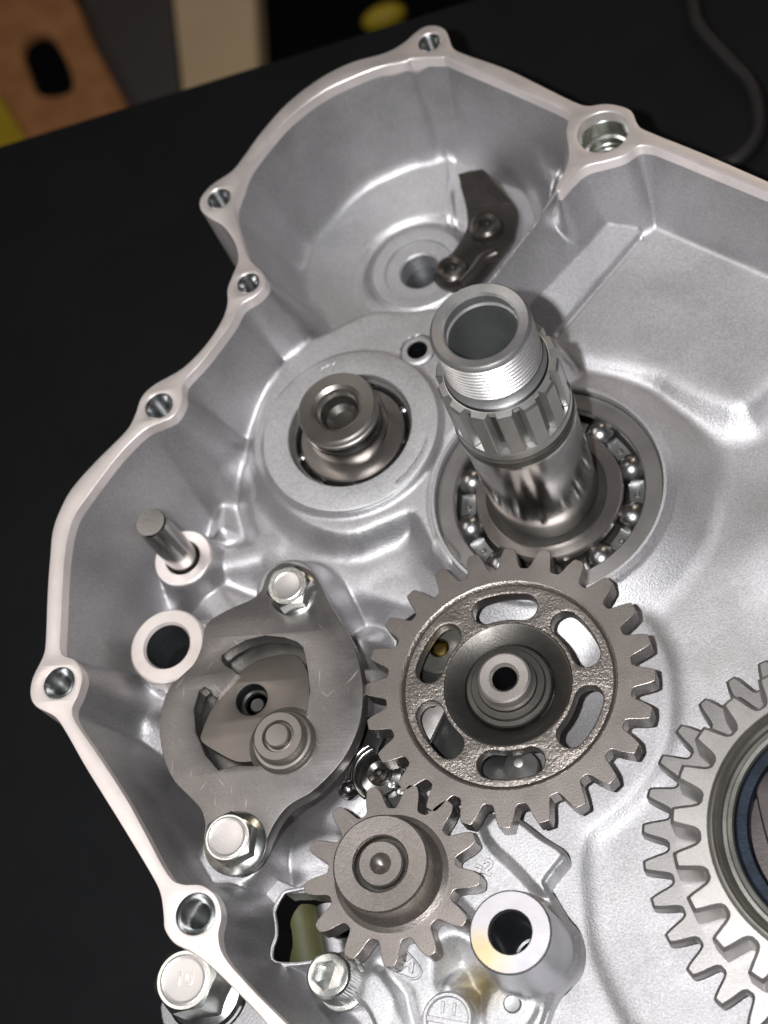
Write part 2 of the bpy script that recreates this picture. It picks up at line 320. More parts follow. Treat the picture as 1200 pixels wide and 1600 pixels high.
# threaded holes, each with its own thread
for (c, r), (_, _, n) in zip(hc, holes):
    n = int(n * 0.75); pitch = 1.25; prof = [(r + 1.0, ZF - 1.4), (r + 0.72, ZF - 0.12), (r + 0.6, ZF - 0.08), (r + 0.05, ZF - 0.75)]
    for k in range(n):
        z = ZF - 0.9 - k * pitch
        prof += [(r - 0.05, z), (r * 0.80, z - pitch * 0.44), (r * 0.80, z - pitch * 0.54), (r - 0.05, z - pitch * 0.95)]
    prof += [(r * 0.85, ZF - 1 - n * pitch), (0, ZF - 2.5 - n * pitch)]
    lathe('threaded_hole', prof[::-1], c, M['zthread'], FL, 40, 20)
lathe('dowel_bore', [(0, -4), (5.3, -4), (5.35, -1.0), (5.55, -0.8), (5.3, -0.5), (5.35, 0.8), (5.55, 1.0), (5.35, 1.3), (5.4, 3.2), (6.1, 3.6), (6.1, 8.5), (6.4, 8.8), (6.4, ZF - 0.6)], H2, M['zinc'], FL, 64)

OPEN = [(428, 1424), (438, 1402), (456, 1391), (545, 1388), (575, 1480), (487, 1503), (432, 1505), (424, 1486), (431, 1462), (430, 1440)]
# --- the floor of the case: a sculpted casting
STEP = 0.42
gx = np.arange(-125, 113, STEP); gy = np.arange(-120, 170, STEP)
GX, GY = np.meshgrid(gx, gy)
def sdf(poly):
    P = np.array(poly)[:, :2]; d2 = np.full(GX.shape, 1e9); ins = np.zeros(GX.shape, bool)
    for a, b in zip(P, np.roll(P, -1, 0)):
        e = b - a; L = e.dot(e)
        if L < 1e-9: continue
        wx, wy = GX - a[0], GY - a[1]
        t = np.clip((wx * e[0] + wy * e[1]) / L, 0, 1)
        d2 = np.minimum(d2, (wx - e[0] * t) ** 2 + (wy - e[1] * t) ** 2)
        if a[1] != b[1]:
            ins ^= ((a[1] > GY) != (b[1] > GY)) & (GX < (b[0] - a[0]) * (GY - a[1]) / (b[1] - a[1]) + a[0])
    d = np.sqrt(d2); return np.where(ins, -d, d)
def dline(pts):
    P = np.array(pts)[:, :2]; d2 = np.full(GX.shape, 1e9)
    for a, b in zip(P, P[1:]):
        e = b - a; wx, wy = GX - a[0], GY - a[1]; t = np.clip((wx * e[0] + wy * e[1]) / e.dot(e), 0, 1)
        d2 = np.minimum(d2, (wx - e[0] * t) ** 2 + (wy - e[1] * t) ** 2)
    return np.sqrt(d2)
def rad(c): return np.hypot(GX - c[0], GY - c[1])
def smax(a, b, k):
    h = np.clip(0.5 + 0.5 * (a - b) / k, 0, 1); return b + (a - b) * h + k * h * (1 - h)
def smin(a, b, k): return -smax(-a, -b, k)
def soft(d, r): return np.where(d > 6 * r, d, r * np.log1p(np.exp(np.clip(d / r, -30, 30))))
def boss(H, sd, z, slope=4.0, k=2.0, rnd=0.35): return smax(H, z - slope * soft(sd, rnd), k)
def pit(H, sd, z, slope=4.0, k=2.0, rnd=0.35): return smin(H, z + slope * soft(sd, rnd), k)
def sstep(a, b, x):
    t = np.clip((x - a) / (b - a), 0, 1); return t * t * (3 - 2 * t)
def lay(H, sd, z, w): return H + (z - H) * (1 - sstep(-w / 2, w / 2, sd))
def P_(pts, z, n=4): return spl(uns(pts, z), n)

H = np.full(GX.shape, -16.5)
# raised pad beneath the gears
PAD = [(985, 858), (978, 874), (969, 897), (976, 919), (994, 950), (1022, 991), (1041, 1035), (1048, 1100), (1041, 1155), (1018, 1200), (985, 1240), (950, 1272), (915, 1302), (905, 1345), (910, 1420), (920, 1490), (942, 1545), (975, 1610), (1030, 1720), (300, 1720), (380, 1400), (540, 1000), (640, 900), (760, 850)]
H = boss(H, sdf(P_(PAD, -14.3)), -14.3, 0.9, 2.2, 0.6)
_rg = rad((-0.55, 1.2)); H = H - 0.42 * np.clip(23.5 - soft(_rg - 8, 1.0) - 8, 0, None) * (_rg < 25)
# gentle hills of the right-hand floor
for p, h, s in [((1200, 850), 3.4, 8.5), ((1125, 850), -1.0, 6), ((1080, 930), 0.6, 10), ((1140, 730), -0.8, 8)]:
    c = un2(p, -16); H = H + h * np.exp(-rad(c) ** 2 / (2 * s * s))
# left pocket
POC = [(60, 1000), (90, 820), (200, 660), (310, 640), (372, 745), (405, 850), (480, 930), (570, 965), (640, 940), (640, 1010), (600, 1090), (590, 1200), (520, 1300), (440, 1380), (428, 1480), (470, 1590), (440, 1700), (250, 1500), (90, 1250)]
H = pit(H, sdf(P_(POC, -22)), -25.5, 1.6, 5.0, 1.0)
# shelf below the countershaft housing
SH = [(372, 700), (392, 800), (425, 868), (480, 905), (560, 925), (640, 945), (690, 930), (705, 860), (670, 800), (560, 770)]
H = boss(H, sdf(P_(SH, -15)), -15.5, 1.7, 4.0, 1.2)
# chamber plateau at the upper right, with its soft front slope
PL = [(872, 522), (1000, 372), (1040, 335), (1280, 440), (1280, 575), (1215, 592), (1178, 618), (1155, 632), (1110, 620), (1063, 600), (1026, 580), (960, 566), (895, 552)]
H = boss(H, sdf(P_(PL, -11, 3)), -11.0, 1.1, 4.0, 1.2)
# the two stamped lands round the bearings
LAND = [(425, 590), (450, 560), (480, 530), (502, 521), (560, 492), (592, 483), (640, 484), (700, 480), (800, 500), (860, 540), (880, 600), (800, 700), (715, 700), (690, 740), (690, 790), (676, 845), (645, 800), (600, 812), (540, 832), (470, 812), (420, 760), (395, 690)]
H = boss(H, sdf(P_(LAND, -8.5)), -8.5, 1.6, 3.0, 0.5)
# stator cavity
CC = (-24.8, 131.5); rc = rad(CC)
CAV = [(320, 210), (480, 60), (640, 0), (900, 130), (905, 240), (868, 295), (800, 392), (745, 462), (690, 474), (640, 482), (592, 481), (560, 490), (502, 519), (470, 530), (430, 520), (385, 450)]
cav = -27.5 + 0.30 * rc + np.clip(soft(rc - 36.0, 0.5) * 2.2, 0, None); cav = smin(cav, np.full_like(cav, -7.5), 3.0)
H = lay(H, sdf(uns(CAV, -9)), cav, 2.2)
CH = un2((655, 421), -21.5); rh = rad(CH)
sect = sstep(-0.4, 0.4, (GX - un2((705, 250), -20)[0]) * 1.0 + (GY - 120) * 0.0)
inc = rc < 35
H = H - 0.7 * sect * (1 - sstep(33, 35, rc)) * inc
H = H + 0.55 * np.exp(-(dline(uns([(708, 252), (700, 300), (692, 340)], -20)) / 0.7) ** 2)
H = boss(H, rh - 13.2, -21.2, 0.9, 1.2, 0.4)
H = H - 0.9 * np.exp(-((rh - 17.0) / 1.2) ** 2) * (rc < 33)
H = pit(H, rh - 12.0, -32, 14, 0.2, 0.1)
# walls from the flange down
sdI = sdf(inner)
H = np.minimum(smax(H, 11.4 - 3.6 * np.maximum(-sdI + 0.75, 0), 7.0), 11.45)
# partition between the two chambers, its ledge and crease
top = dline(uns([(905, 250), (880, 282), (838, 345), (800, 395), (765, 440), (735, 475)], 4))
zt = 4 + 8 * sstep(4, 14, (GX - un2((846, 335), 4)[0]))
_a, _b = np.array(un2((838, 345), 4)), np.array(un2((765, 440), 4)); _e = (_b - _a) / np.linalg.norm(_b - _a); _n = np.array([-_e[1], _e[0]])
_l = np.array(un2((888, 413), -6))
if _n.dot(_l - _a) < 0: _n = -_n
dr_ = (GX - _a[0]) * _n[0] + (GY - _a[1]) * _n[1]; s_r = 10.5 / max(_n.dot(_l - _a) - 0.5, 2.5)
H = smax(H, zt - 4.5 * soft(top - 0.5, 0.2), 0.6)
la, lb = np.array(un2((934, 364), -6)), np.array(un2((843, 462), -6)); le = (lb - la) / np.linalg.norm(lb - la)
nrm = np.array([-le[1], le[0]]);
if nrm.dot(np.array(un2((1000, 450), -10)) - la) < 0: nrm = -nrm
dl = (GX - la[0]) * nrm[0] + (GY - la[1]) * nrm[1]
LED = [(990, 345), (1003, 360), (1001, 373), (872, 521), (845, 530), (790, 470), (880, 350)]
sl = sdf(uns(LED, -10))
dlr = abs((_a - la).dot(nrm))                            # distance from ledge line to the partition's top edge
u_ = top / np.maximum(top + np.maximum(-dl, 0), 1e-3)
fac = np.where(dl > 0, -6.0 - 0.62 * dl, zt * (1 - u_) - 6.0 * u_)
LEDX = [(868, 285), (905, 290), (960, 300), (992, 330), (1003, 360), (1001, 373), (872, 521), (845, 540), (780, 520), (735, 475), (765, 440), (800, 395), (838, 345)]
sx_ = sdf([un2(p, 4) for p in LEDX[:1]] + uns(LEDX[1:9], -6) + [un2(p, 4) for p in LEDX[9:]])
H = np.where(sx_ < 0, smax(H, fac, 1.0), H)
cre = dline(uns([(1001, 373), (935, 448), (872, 521)], -11)); H = H - 0.7 * np.exp(-(cre / 0.55) ** 2)
# countershaft housing ring
RC = (-38.3, 73.2); rr = rad(RC)
H = boss(H, rr - 22.4, -6.5, 2.2, 1.6, 0.4); H = pit(H, rr - 18.5, -22, 12, 0.3, 0.1)
# main bearing housing
BC = (8.9, 51.3); rb = rad(BC)
H = boss(H, rb - 27.0, -9.2, 0.6, 1.5, 0.3); H = lay(H, rb - 28.4, -9.2, 1.8)
H = pit(H, rb - 26.0, -24, 14, 0.2, 0.1)
# blind hole beside the spline
ro = rad(un2((651, 545), -8)); H = lay(H, ro - 3.9, -8.5, 1.0); H = pit(H, ro - 2.9, -26, 12, 0.2, 0.1)
# ridges and knobs of the left pocket
def cap(H, pts, z, zz, r, slope=1.2, k=4): return smax(H, zz - slope * soft(dline(uns(pts, z)) - r, 0.8), k)
H = cap(H, [(318, 880), (372, 868), (432, 852)], -16, -16.5, 2.0, 1.4)
H = cap(H, [(300, 890), (352, 960), (420, 985)], -18, -18.5, 3.0, 1.3)
H = cap(H, [(345, 660), (372, 700), (395, 760)], -14, -14.5, 1.2, 1.6, 3)
H = cap(H, [(420, 560), (450, 600)], -10, -10, 1.5, 1.6, 3)
H = cap(H, [(352, 700), (342, 820)], -18, -19, 1.0, 1.5, 3)
H = cap(H, [(200, 1000), (206, 1018)], -16, -15, 1.6, 1.3, 3)
H = cap(H, [(118, 1080), (205, 1122)], -8, -9, 2.6, 1.1, 4)
H = cap(H, [(212, 1125), (222, 1150)], -14, -13, 2.0, 1.2, 4)
H = cap(H, [(470, 1335), (512, 1318)], -10, -11.5, 3.0, 1.2, 4)
H = cap(H, [(520, 1275), (560, 1235)], -12, -13, 2.5, 1.2, 3)
H = cap(H, [(560, 1000), (556, 1050), (600, 1090)], -14, -14.0, 1.2, 1.6, 1.5)
# pin boss, tube boss, bolt bosses
c = un2((286, 872), -12); H = boss(H, rad(c) - 7.4, -12, 5, 3.0, 0.2); H = pit(H, rad(c) - 4.6, -20, 12, 0.2, 0.1); PINC = c
TC = un2((259, 1007), -6); H = boss(H, rad(TC) - 8.8, -9, 4, 3.0, 0.3); H = pit(H, rad(TC) - 7.6, -36, 14, 0.2, 0.1)
for p in [(447, 918), (362, 1330)]: H = boss(H, rad(un2(p, -4)) - 7.5, -4.4, 3, 3.0, 0.3)
# the lug that the small pinion's bracket leans on
H = cap(H, [(700, 868), (684, 850)], -9, -9.0, 2.2, 1.8, 2)
_so = sdf(spl(uns(OPEN, -9.5), 3)); H = lay(H, _so - 0.6, -9.5, 3.4)
# a little unevenness as cast
def wob(s, a, seed):
    rs = np.random.RandomState(seed); out = np.zeros(GX.shape)
    for _ in range(10):
        th = rs.uniform(0, 6.28); kx, ky = math.cos(th) / s, math.sin(th) / s
        out += np.sin(GX * kx * rs.uniform(.6, 1.6) + GY * ky * rs.uniform(.6, 1.6) + rs.uniform(0, 6.28))
    return out * a / 3.2
H = H + wob(6, 0.10, 1) + wob(2.2, 0.035, 2)
keep = sdI < 0.9
sdO = -sdf(spl(uns(OPEN, -9.5), 3)); keep &= sdO < 0.4
def grid_mesh(name, keep, H, zlo=None, sd=None):
    ny, nx = GX.shape; cells = keep[:-1, :-1] & keep[1:, :-1] & keep[:-1, 1:] & keep[1:, 1:]
    used = np.zeros((ny, nx), bool)
    for dy in (0, 1):
        for dx in (0, 1): used[dy:ny - 1 + dy, dx:nx - 1 + dx] |= cells
    idx = -np.ones((ny, nx), np.int64); idx[used] = np.arange(used.sum())
    X_, Y_ = GX.copy(), GY.copy()
    if sd is not None:                                   # pull the border of the grid onto the outline
        gyy, gxx = np.gradient(sd, STEP, STEP); nb = used.copy()
        inner_ = cells[:-1, :-1] & cells[1:, :-1] & cells[:-1, 1:] & cells[1:, 1:]
        nb[1:-1, 1:-1] &= ~inner_
        nb &= np.abs(sd) < 0.8
        X_ = np.where(nb, GX - sd * gxx, GX); Y_ = np.where(nb, GY - sd * gyy, GY)
    co = np.c_[X_[used], Y_[used], H[used]].astype(np.float32)
    j, i = np.nonzero(cells)
    q = np.c_[idx[j, i], idx[j, i + 1], idx[j + 1, i + 1], idx[j + 1, i]]
    if zlo is not None:                                  # skirt down to zlo round the border
        edges = {}
        a = np.concatenate([q[:, [0, 1]], q[:, [1, 2]], q[:, [2, 3]], q[:, [3, 0]]])
        key = set(map(tuple, a.tolist())); bd = [(u, v) for u, v in key if (v, u) not in key]
        n0 = len(co); low = {}
        ext = []
        for u, v in bd:
            for s_ in (u, v):
                if s_ not in low: low[s_] = n0 + len(ext); ext.append((co[s_][0], co[s_][1], zlo))
        co = np.concatenate([co, np.array(ext, np.float32)])
        q = np.concatenate([q, np.array([(v, u, low[u], low[v]) for u, v in bd])])
    me = bpy.data.meshes.new(name); me.vertices.add(len(co)); me.vertices.foreach_set('co', co.ravel())
    me.loops.add(len(q) * 4); me.loops.foreach_set('vertex_index', q.astype(np.int32).ravel())
    me.polygons.add(len(q)); me.polygons.foreach_set('loop_start', np.arange(0, len(q) * 4, 4, dtype=np.int32))
    me.update(calc_edges=True); me.validate(); return me
link('case_floor', grid_mesh('case_floor', keep, H, None, sdO), M['cast'], case, smooth=60)
_op = spl(uns(OPEN, -9.5), 3); bm = bmesh.new(); _t, _b = [], []
for x, y in _op:
    k_, l_ = int((y - gy[0]) / STEP), int((x - gx[0]) / STEP); zz = -9.9
    _t.append(bm.verts.new((x, y, zz))); _b.append(bm.verts.new((x, y, -45)))
for k in range(len(_op)): bm.faces.new((_t[k], _t[(k + 1) % len(_op)], _b[(k + 1) % len(_op)], _b[k]))
_lp = [(x, y, -9.75) for x, y in _op]; link('opening_lip', tube_mesh('opening_lip', _lp + _lp[:1], 0.5, 10), M['cast'], case)
link('opening_shade_liner', bm_mesh('opening_shade_liner', bm), M['floor'], case)  # black liner added to give the opening its deep shadow
# machined faces set into the casting
lathe('pin_boss_face', [(4.5, -13.5), (4.5, -11.85), (4.7, -11.7), (7.1, -11.7), (7.35, -11.9), (7.4, -13)], PINC, M['flange'], case, 56)
lathe('bearing_seat', [(26.65, -20), (26.65, -9.0), (26.85, -8.75), (27.5, -8.8), (28.3, -9.5)], BC, M['cast'], case, 128)
lathe('housing_ring', [(15.6, -20), (15.6, -6.75), (15.85, -6.45), (21.6, -6.43), (22.2, -6.7), (22.5, -7.6)], RC, M['castfine'], case, 128)
lathe('hub_bore_shade', [(0, -28), (5.3, -28)], CH, M['darkbore'], case, 40)  # dark disc above the real bottom, painted shade for the hub hole
_c = un2((651, 545), -8); lathe('oil_hole', [(2.5, -12), (2.55, -8.6), (2.7, -8.4), (3.6, -8.38), (4.3, -8.75)], _c, M['cast'], case, 40); lathe('oil_hole_bore', [(0, -22), (2.5, -22), (2.5, -9.0)], _c, M['floor'], case, 32)  # bore lined in black in place of its own shade
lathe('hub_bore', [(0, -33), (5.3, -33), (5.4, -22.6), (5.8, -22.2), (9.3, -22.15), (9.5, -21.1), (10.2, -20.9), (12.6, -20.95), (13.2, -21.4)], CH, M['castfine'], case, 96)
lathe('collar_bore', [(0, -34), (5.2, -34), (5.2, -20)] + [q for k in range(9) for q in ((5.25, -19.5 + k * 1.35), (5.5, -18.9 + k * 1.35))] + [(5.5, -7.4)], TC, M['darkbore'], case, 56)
lathe('tube_collar', [(5.5, -7.4), (6.0, -6.6), (8.9, -6.6), (9.3, -7.0), (9.4, -14)], TC, M['flange'], case, 64)

# ---------------------------------------------------------------- bolt on the outside of the case, with its lug
c = un2((287, 1531), 6)
lug = [(250, 1590), (262, 1545), (300, 1520), (345, 1520), (385, 1560), (450, 1640), (420, 1720), (300, 1700)]
extr('lug', [spl(uns(lug, -12), 4)], -30, -12, 1.0, M['cast'], case)
def hexl(c, r, a0=0.0): return [(c[0] + r * math.cos(a0 + k * math.pi / 3), c[1] + r * math.sin(a0 + k * math.pi / 3)) for k in range(6)]
def hex_head(name, c, r, z0, z1, a0, material, parent, cham=0.35):
    """hexagonal prism whose top corners are turned off to a cone"""
    bm = bmesh.new(); n = 72; lo, mid, tp = [], [], []
    ri = r * math.cos(math.pi / 6)
    for k in range(n):
        a = 2 * math.pi * k / n; ph = (a - a0 + math.pi / 6) % (math.pi / 3) - math.pi / 6
        ph = (a - a0) % (math.pi / 3) - math.pi / 6
        rr_ = ri / math.cos(ph); ca, sa = math.cos(a), math.sin(a)
        zc = z1 - max(0, (rr_ - ri * 0.955)) * 0.62
        lo.append(bm.verts.new((c[0] + rr_ * ca, c[1] + rr_ * sa, z0)))
        mid.append(bm.verts.new((c[0] + rr_ * ca, c[1] + rr_ * sa, zc)))
        tp.append(bm.verts.new((c[0] + ri * 0.955 * ca, c[1] + ri * 0.955 * sa, z1)))
    for A, B in ((lo, mid), (mid, tp)):
        for k in range(n): bm.faces.new((A[k], A[(k + 1) % n], B[(k + 1) % n], B[k]))
    bm.faces.new(tp); bm.faces.new(lo[::-1])
    return link(name, bm_mesh(name, bm), material, parent, smooth=28)
def hex_bolt(label, c, z0, z1, rhex, rdisc, rfl, a0, hfl=1.2, mark=None):
    t = thing('hex_bolt', label, 'bolt', (c[0], c[1], z0))
    lathe('washer_flange', [(rhex * 0.8, z0 + hfl + 0.3), (rfl * 0.93, z0 + hfl * 0.75), (rfl, z0 + hfl * 0.45), (rfl, z0)], c, M['zinc'], t, 64)
    hd = hex_head('head', c, rhex, z0 + hfl * 0.6, z1, a0, M['zinc'], t)
    lathe('head_face', [(0, z1 + 0.02), (rdisc * 0.8, z1 + 0.02), (rdisc * 0.86, z1 + 0.08), (rdisc * 0.95, z1 + 0.22), (rdisc * 1.02, z1 + 0.1), (rdisc * 1.04, z1 - 0.2)], c, M['zincdisc'], hd, 56)
    if mark: link('grade_mark', text_mesh('grade_mark', mark[0], mark[1], 0.12, (c[0], c[1], z1 + 0.05), mark[2]), M['zincdisc'], hd, smooth=None)
    lathe('shank', [(rdisc * 0.7, z0), (rdisc * 0.7, z0 - 8), (0, z0 - 8)], c, M['zinc'], t, 32)
    return t
hex_bolt('large silver hex bolt marked 10 outside the case at the lower left', c, -7, 6, 7.0, 5.0, 8.6, R(8), 3.0, ('10', 4.2, R(-3)))

# ---------------------------------------------------------------- bearings
def ball_bearing(label, c, z, r_in, r_shaft, r_out, r_cup, rb, n, ph, cage=True):
    t = thing('ball_bearing', label, 'bearing', (c[0], c[1], z - 12), 'ball bearings in the case')
    rp = (r_in + r_cup) / 2 + 0.2
    lathe('inner_ring', [(r_shaft, z - 11), (r_shaft, z - 0.4), (r_shaft + 0.4, z), (r_in - 0.35, z), (r_in, z - 0.35), (r_in, z - 2.2), (r_in - 1.1, z - 4), (r_in - 1.1, z - 7), (r_in, z - 9), (r_in, z - 11)], c, M['bearing'], t, 96)
    lathe('outer_ring', [(r_cup, z - 11), (r_cup, z - 9), (r_cup + 0.9, z - 7), (r_cup + 0.9, z - 4), (r_cup, z - 2.2), (r_cup, z - 0.4), (r_cup + 0.4, z), (r_out - 0.3, z), (r_out, z - 0.4), (r_out, z - 11)], c, M['race'], t, 96)
    bm = bmesh.new(); bmesh.ops.create_uvsphere(bm, u_segments=28, v_segments=16, radius=rb); me = bm_mesh('ball', bm)
    at = (c[0] + rp * math.cos(ph), c[1] + rp * math.sin(ph), z - 4.4)
    b0 = link('ball', me, M['ball'], t, at=at, smooth=180)
    for k in range(1, n):
        a = ph + 2 * math.pi * k / n; b = b0.copy(); b.location = (rp * math.cos(a) * MM, rp * math.sin(a) * MM, b0.location[2]); COL.objects.link(b)
    # pressed cage: a wavy ribbon with a rivet between each pair of balls
    if cage:
        bm = bmesh.new(); N = n * 16; ra, rb_ = rp - 1.5, rp + 1.5; rows = []
        for k in range(N):
            a = ph + 2 * math.pi * k / N; s = 0.5 + 0.5 * math.cos(n * (a - ph)); zz = z - 4.4 - 0.4 * s * 0 - 0.2
            zz = z - 5.0
            wdt = 1.75
            rows.append([bm.verts.new((c[0] + (rp + e * wdt) * math.cos(a), c[1] + (rp + e * wdt) * math.sin(a), zz + 0.9 * max(0.0, s - 0.25))) for e in (-1, 1)])
        for k in range(N):
            A, B = rows[k], rows[(k + 1) % N]; bm.faces.new((A[0], A[1], B[1], B[0]))
        cg = link('cage', bm_mesh('cage', bm), M['cage'], t, smooth=None)
        riv = lathe_mesh('rivet', [(0, 0.45), (0.45, 0.36), (0.75, 0.0), (0.75, -0.3)], (0, 0), 16)
        a = ph + math.pi / n; r0 = link('rivet', riv, M['cage'], cg, at=(c[0] + rp * math.cos(a), c[1] + rp * math.sin(a), z - 4.95))
        for k in range(1, n):
            a = ph + math.pi / n + 2 * math.pi * k / n; b = r0.copy(); b.location = (rp * math.cos(a) * MM, rp * math.sin(a) * MM, r0.location[2]); COL.objects.link(b)
    lathe('gap_annulus', [(r_shaft + 0.5, z - 9.5), (r_out - 0.5, z - 9.5)], c, M['dark'], t, 48)  # dark annulus closing the gap below the balls
    return t
ball_bearing('large open ball bearing round the foot of the hollow splined shaft', BC, -10.6, 17.3, 12.6, 26.6, 22.3, 3.75, 10, R(15))
ball_bearing('smaller ball bearing sunk in the raised ring beside the hollow shaft', RC, -8.6, 13.2, 8.2, 15.5, 14.6, 1.6, 9, R(30), cage=False)

# ---------------------------------------------------------------- main shaft
AX = (8.5, 51.0)
sh = thing('main_shaft', 'hollow splined steel shaft with a threaded end standing in the large bearing', 'shaft', (AX[0], AX[1], -12))
prof = [(7.1, 56.9), (7.5, 57.4), (7.5, 58.4), (7.2, 58.8), (7.3, 60.0), (7.7, 60.6), (9.5, 60.9), (9.9, 60.5)]
z = 60.1
for k in range(10):
    if z < 49.6: break
    prof += [(10.1, z), (10.1, z - 0.30), (9.35, z - 0.66), (9.35, z - 0.82)]; z -= 1.16
prof += [(9.3, 49.0), (9.3, 48.2), (9.7, 47.6), (10.6, 46.8)]
lathe('threaded_end', prof, AX, M['thread'], sh, 120, 25)
lathe('bore', [(0, 30), (5.0, 31), (5.6, 33.5), (6.6, 34.5), (6.9, 37), (7.1, 40), (7.1, 57)], AX, M['bore'], sh, 72)
NS = 14
sp = gear_loop(AX, 12.55, 10.6, NS, R(5), [(0.0, 1.0), (0.20, 1.0), (0.235, 0.95), (0.27, 0.55), (0.295, 0.12), (0.33, 0.0), (0.4999, 0.0)])
core = circ(AX, 10.75, 96)
lathe('spline_core', [(9.3, 47.0), (10.0, 46.6), (11.0, 45.7), (11.05, 31.5), (10.8, 31)], AX, M['dark'], sh, 96)  # dark core colour stands in for shade between the spline teeth
tm = None
for k in range(NS):                                      # each spline tooth a piece of its own
    if tm is None:
        pl = [(10.6, -2.05), (11.05, -1.85), (12.1, -1.6), (12.5, -1.5), (12.62, -1.36), (12.62, 1.36), (12.5, 1.5), (12.1, 1.6), (11.05, 1.85), (10.6, 2.05)]
        bm = bmesh.new(); n = len(pl)
        lo = [bm.verts.new((x, y, 31.8)) for x, y in pl]; mi = [bm.verts.new((x, y, 44.9 if x > 11.5 else 45.5)) for x, y in pl]
        tp = [bm.verts.new((min(x, 12.2), y * 0.93, 45.6 if x > 11.5 else 45.8)) for x, y in pl]
        for A, B in ((lo, mi), (mi, tp)):
            for i in range(n): bm.faces.new((A[i], A[(i + 1) % n], B[(i + 1) % n], B[i]))
        bm.faces.new(tp); bm.faces.new(lo[::-1])
        tm = link('spline_tooth', bm_mesh('spline_tooth', bm), M['spline'], sh, at=(AX[0], AX[1], 0), smooth=25)
        o = tm
    else:
        o = tm.copy(); COL.objects.link(o)
    o.rotation_euler = (0, 0, R(-84) + 2 * math.pi * k / NS)
lathe('shoulder', [(9.5, 47.0), (10.2, 46.0), (11.0, 45.85), (11.15, 45.5), (11.15, 44.6)], AX, M['thread'], sh, 96)
lathe('thrust_washer', [(10.4, 31.6), (12.5, 31.6), (12.75, 31.3), (12.75, 29.4), (12.4, 29.1)], AX, M['spline'], sh, 96)
lathe('snap_ring', [(11.9, 29.3), (12.0, 28.2), (12.9, 28.0), (13.0, 27.8), (13.0, 26.2), (12.8, 26.0)], AX, M['oily'], sh, 96)
lathe('sleeve', [(12.3, 26.2), (12.9, 26.1), (12.95, 25.2), (12.75, 24.9), (12.75, 24.4), (12.6, 24.1), (12.55, 1.0), (12.5, 0.4), (12.35, -8.6), (11.9, -9.6), (11.9, -10)], AX, M['steel'], sh, 120)
lathe('seat_ring', [(11.8, -9.7), (14.2, -9.7), (14.2, -11)], AX, M['oily'], sh, 96)

# ---------------------------------------------------------------- countershaft
cs = thing('countershaft', 'short countershaft end with a cupped cap inside the smaller bearing', 'shaft', (*RC, -20))
lathe('cap', [(4.7, 1.6), (5.2, 2.2), (5.5, 2.9), (5.6, 3.3), (6.5, 4.0), (9.3, 4.2), (9.75, 3.8), (9.75, 2.4), (9.3, 2.2), (9.3, 1.8), (9.7, 1.6), (9.7, 0.6), (9.0, 0.0)], RC, M['roller'], cs, 80)
lathe('cup', [(0, -2.2), (2.4, -1.9), (3.9, -0.8), (4.4, 0.4), (4.7, 1.7)], RC, M['oily'], cs, 56)
lathe('groove', [(9.1, 0.2), (8.2, -0.1), (8.2, -1.4), (9.0, -1.6)], RC, M['dark'], cs, 72)
lathe('collar', [(8.2, -1.3), (9.6, -1.5), (9.9, -1.8), (9.9, -5.6), (9.2, -6.2), (8.6, -7.0), (8.4, -12)], RC, M['steel'], cs, 96)

# ---------------------------------------------------------------- idler gear with six slots
GC = (-0.55, 1.21)
ig = thing('idler_gear', 'large dark steel gear with six curved slots in its web', 'gear', (*GC, -8), 'steel gears in the case')
lp = gear_loop(GC, 31.5, 26.7, 24, R(-3), TOOTH)
extr('toothed_rim', [lp, circ(GC, 23.3, 120)], -5.6, 0, 0.15, M['sinter'], ig, 1)
def slot(c, ra, rb, am, half):
    rm, w2 = (ra + rb) / 2, (rb - ra) / 2; out = []
    for k in range(13):
        a = am - half + 2 * half * k / 12; out.append((c[0] + rb * math.cos(a), c[1] + rb * math.sin(a)))
    for k in range(1, 10):
        b = math.pi * k / 10; e = am + half; ca = (rm * math.cos(e), rm * math.sin(e))
        out.append((c[0] + ca[0] + w2 * math.cos(e + b), c[1] + ca[1] + w2 * math.sin(e + b)))
    for k in range(13):
        a = am + half - 2 * half * k / 12; out.append((c[0] + ra * math.cos(a), c[1] + ra * math.sin(a)))
    for k in range(1, 10):
        b = math.pi + math.pi * k / 10; e = am - half; ca = (rm * math.cos(e), rm * math.sin(e))
        out.append((c[0] + ca[0] + w2 * math.cos(e + b), c[1] + ca[1] + w2 * math.sin(e + b)))
    return out
SL = [slot(GC, 14.9, 20.9, R(90 + 60 * k), R(13.5)) for k in range(6)]
extr('web', [circ(GC, 23.2, 96), circ(GC, 13.3, 72)] + SL, -4.6, -0.9, 0.45, M['web'], ig, 3)
lathe('rim_bead', [(22.3, -1.5), (22.6, -0.8), (23.0, -0.3), (23.4, -0.02), (23.6, 0.05), (23.9, -0.15)], GC, M['web'], ig, 120)
lathe('hub_cone', [(9.9, -5), (9.9, -3.2), (10.3, -2.9), (13.2, -0.95), (13.8, -0.75), (14.1, -0.95), (14.1, -1.6)], GC, M['oily'], ig, 96)
gs = thing('gear_spindle', 'pale drilled spindle end at the centre of the large slotted gear', 'spindle', (*GC, -14))
lathe('spindle_end', [(2.7, -10), (2.7, 2.2), (3.3, 3.0), (5.2, 3.1), (5.65, 2.75), (5.65, -3.9)], GC, M['spindle'], gs, 72)
lathe('drilled_hole', [(0, -9), (2.62, -9), (2.62, 2.25)], GC, M['floor'], gs, 40)  # black lining carries the shade of the drilled hole as colour
tw = thing('thrust_washer', 'oily dark washer round the drilled spindle of the slotted gear', 'washer', (*GC, -6))
lathe('washer', [(5.5, -0.2), (6.3, -0.3), (6.5, -0.9), (7.9, -1.0), (8.1, -1.3), (8.15, -1.9), (9.1, -2.0), (9.4, -2.3), (9.5, -5)], GC, M['oily'], tw, 96)

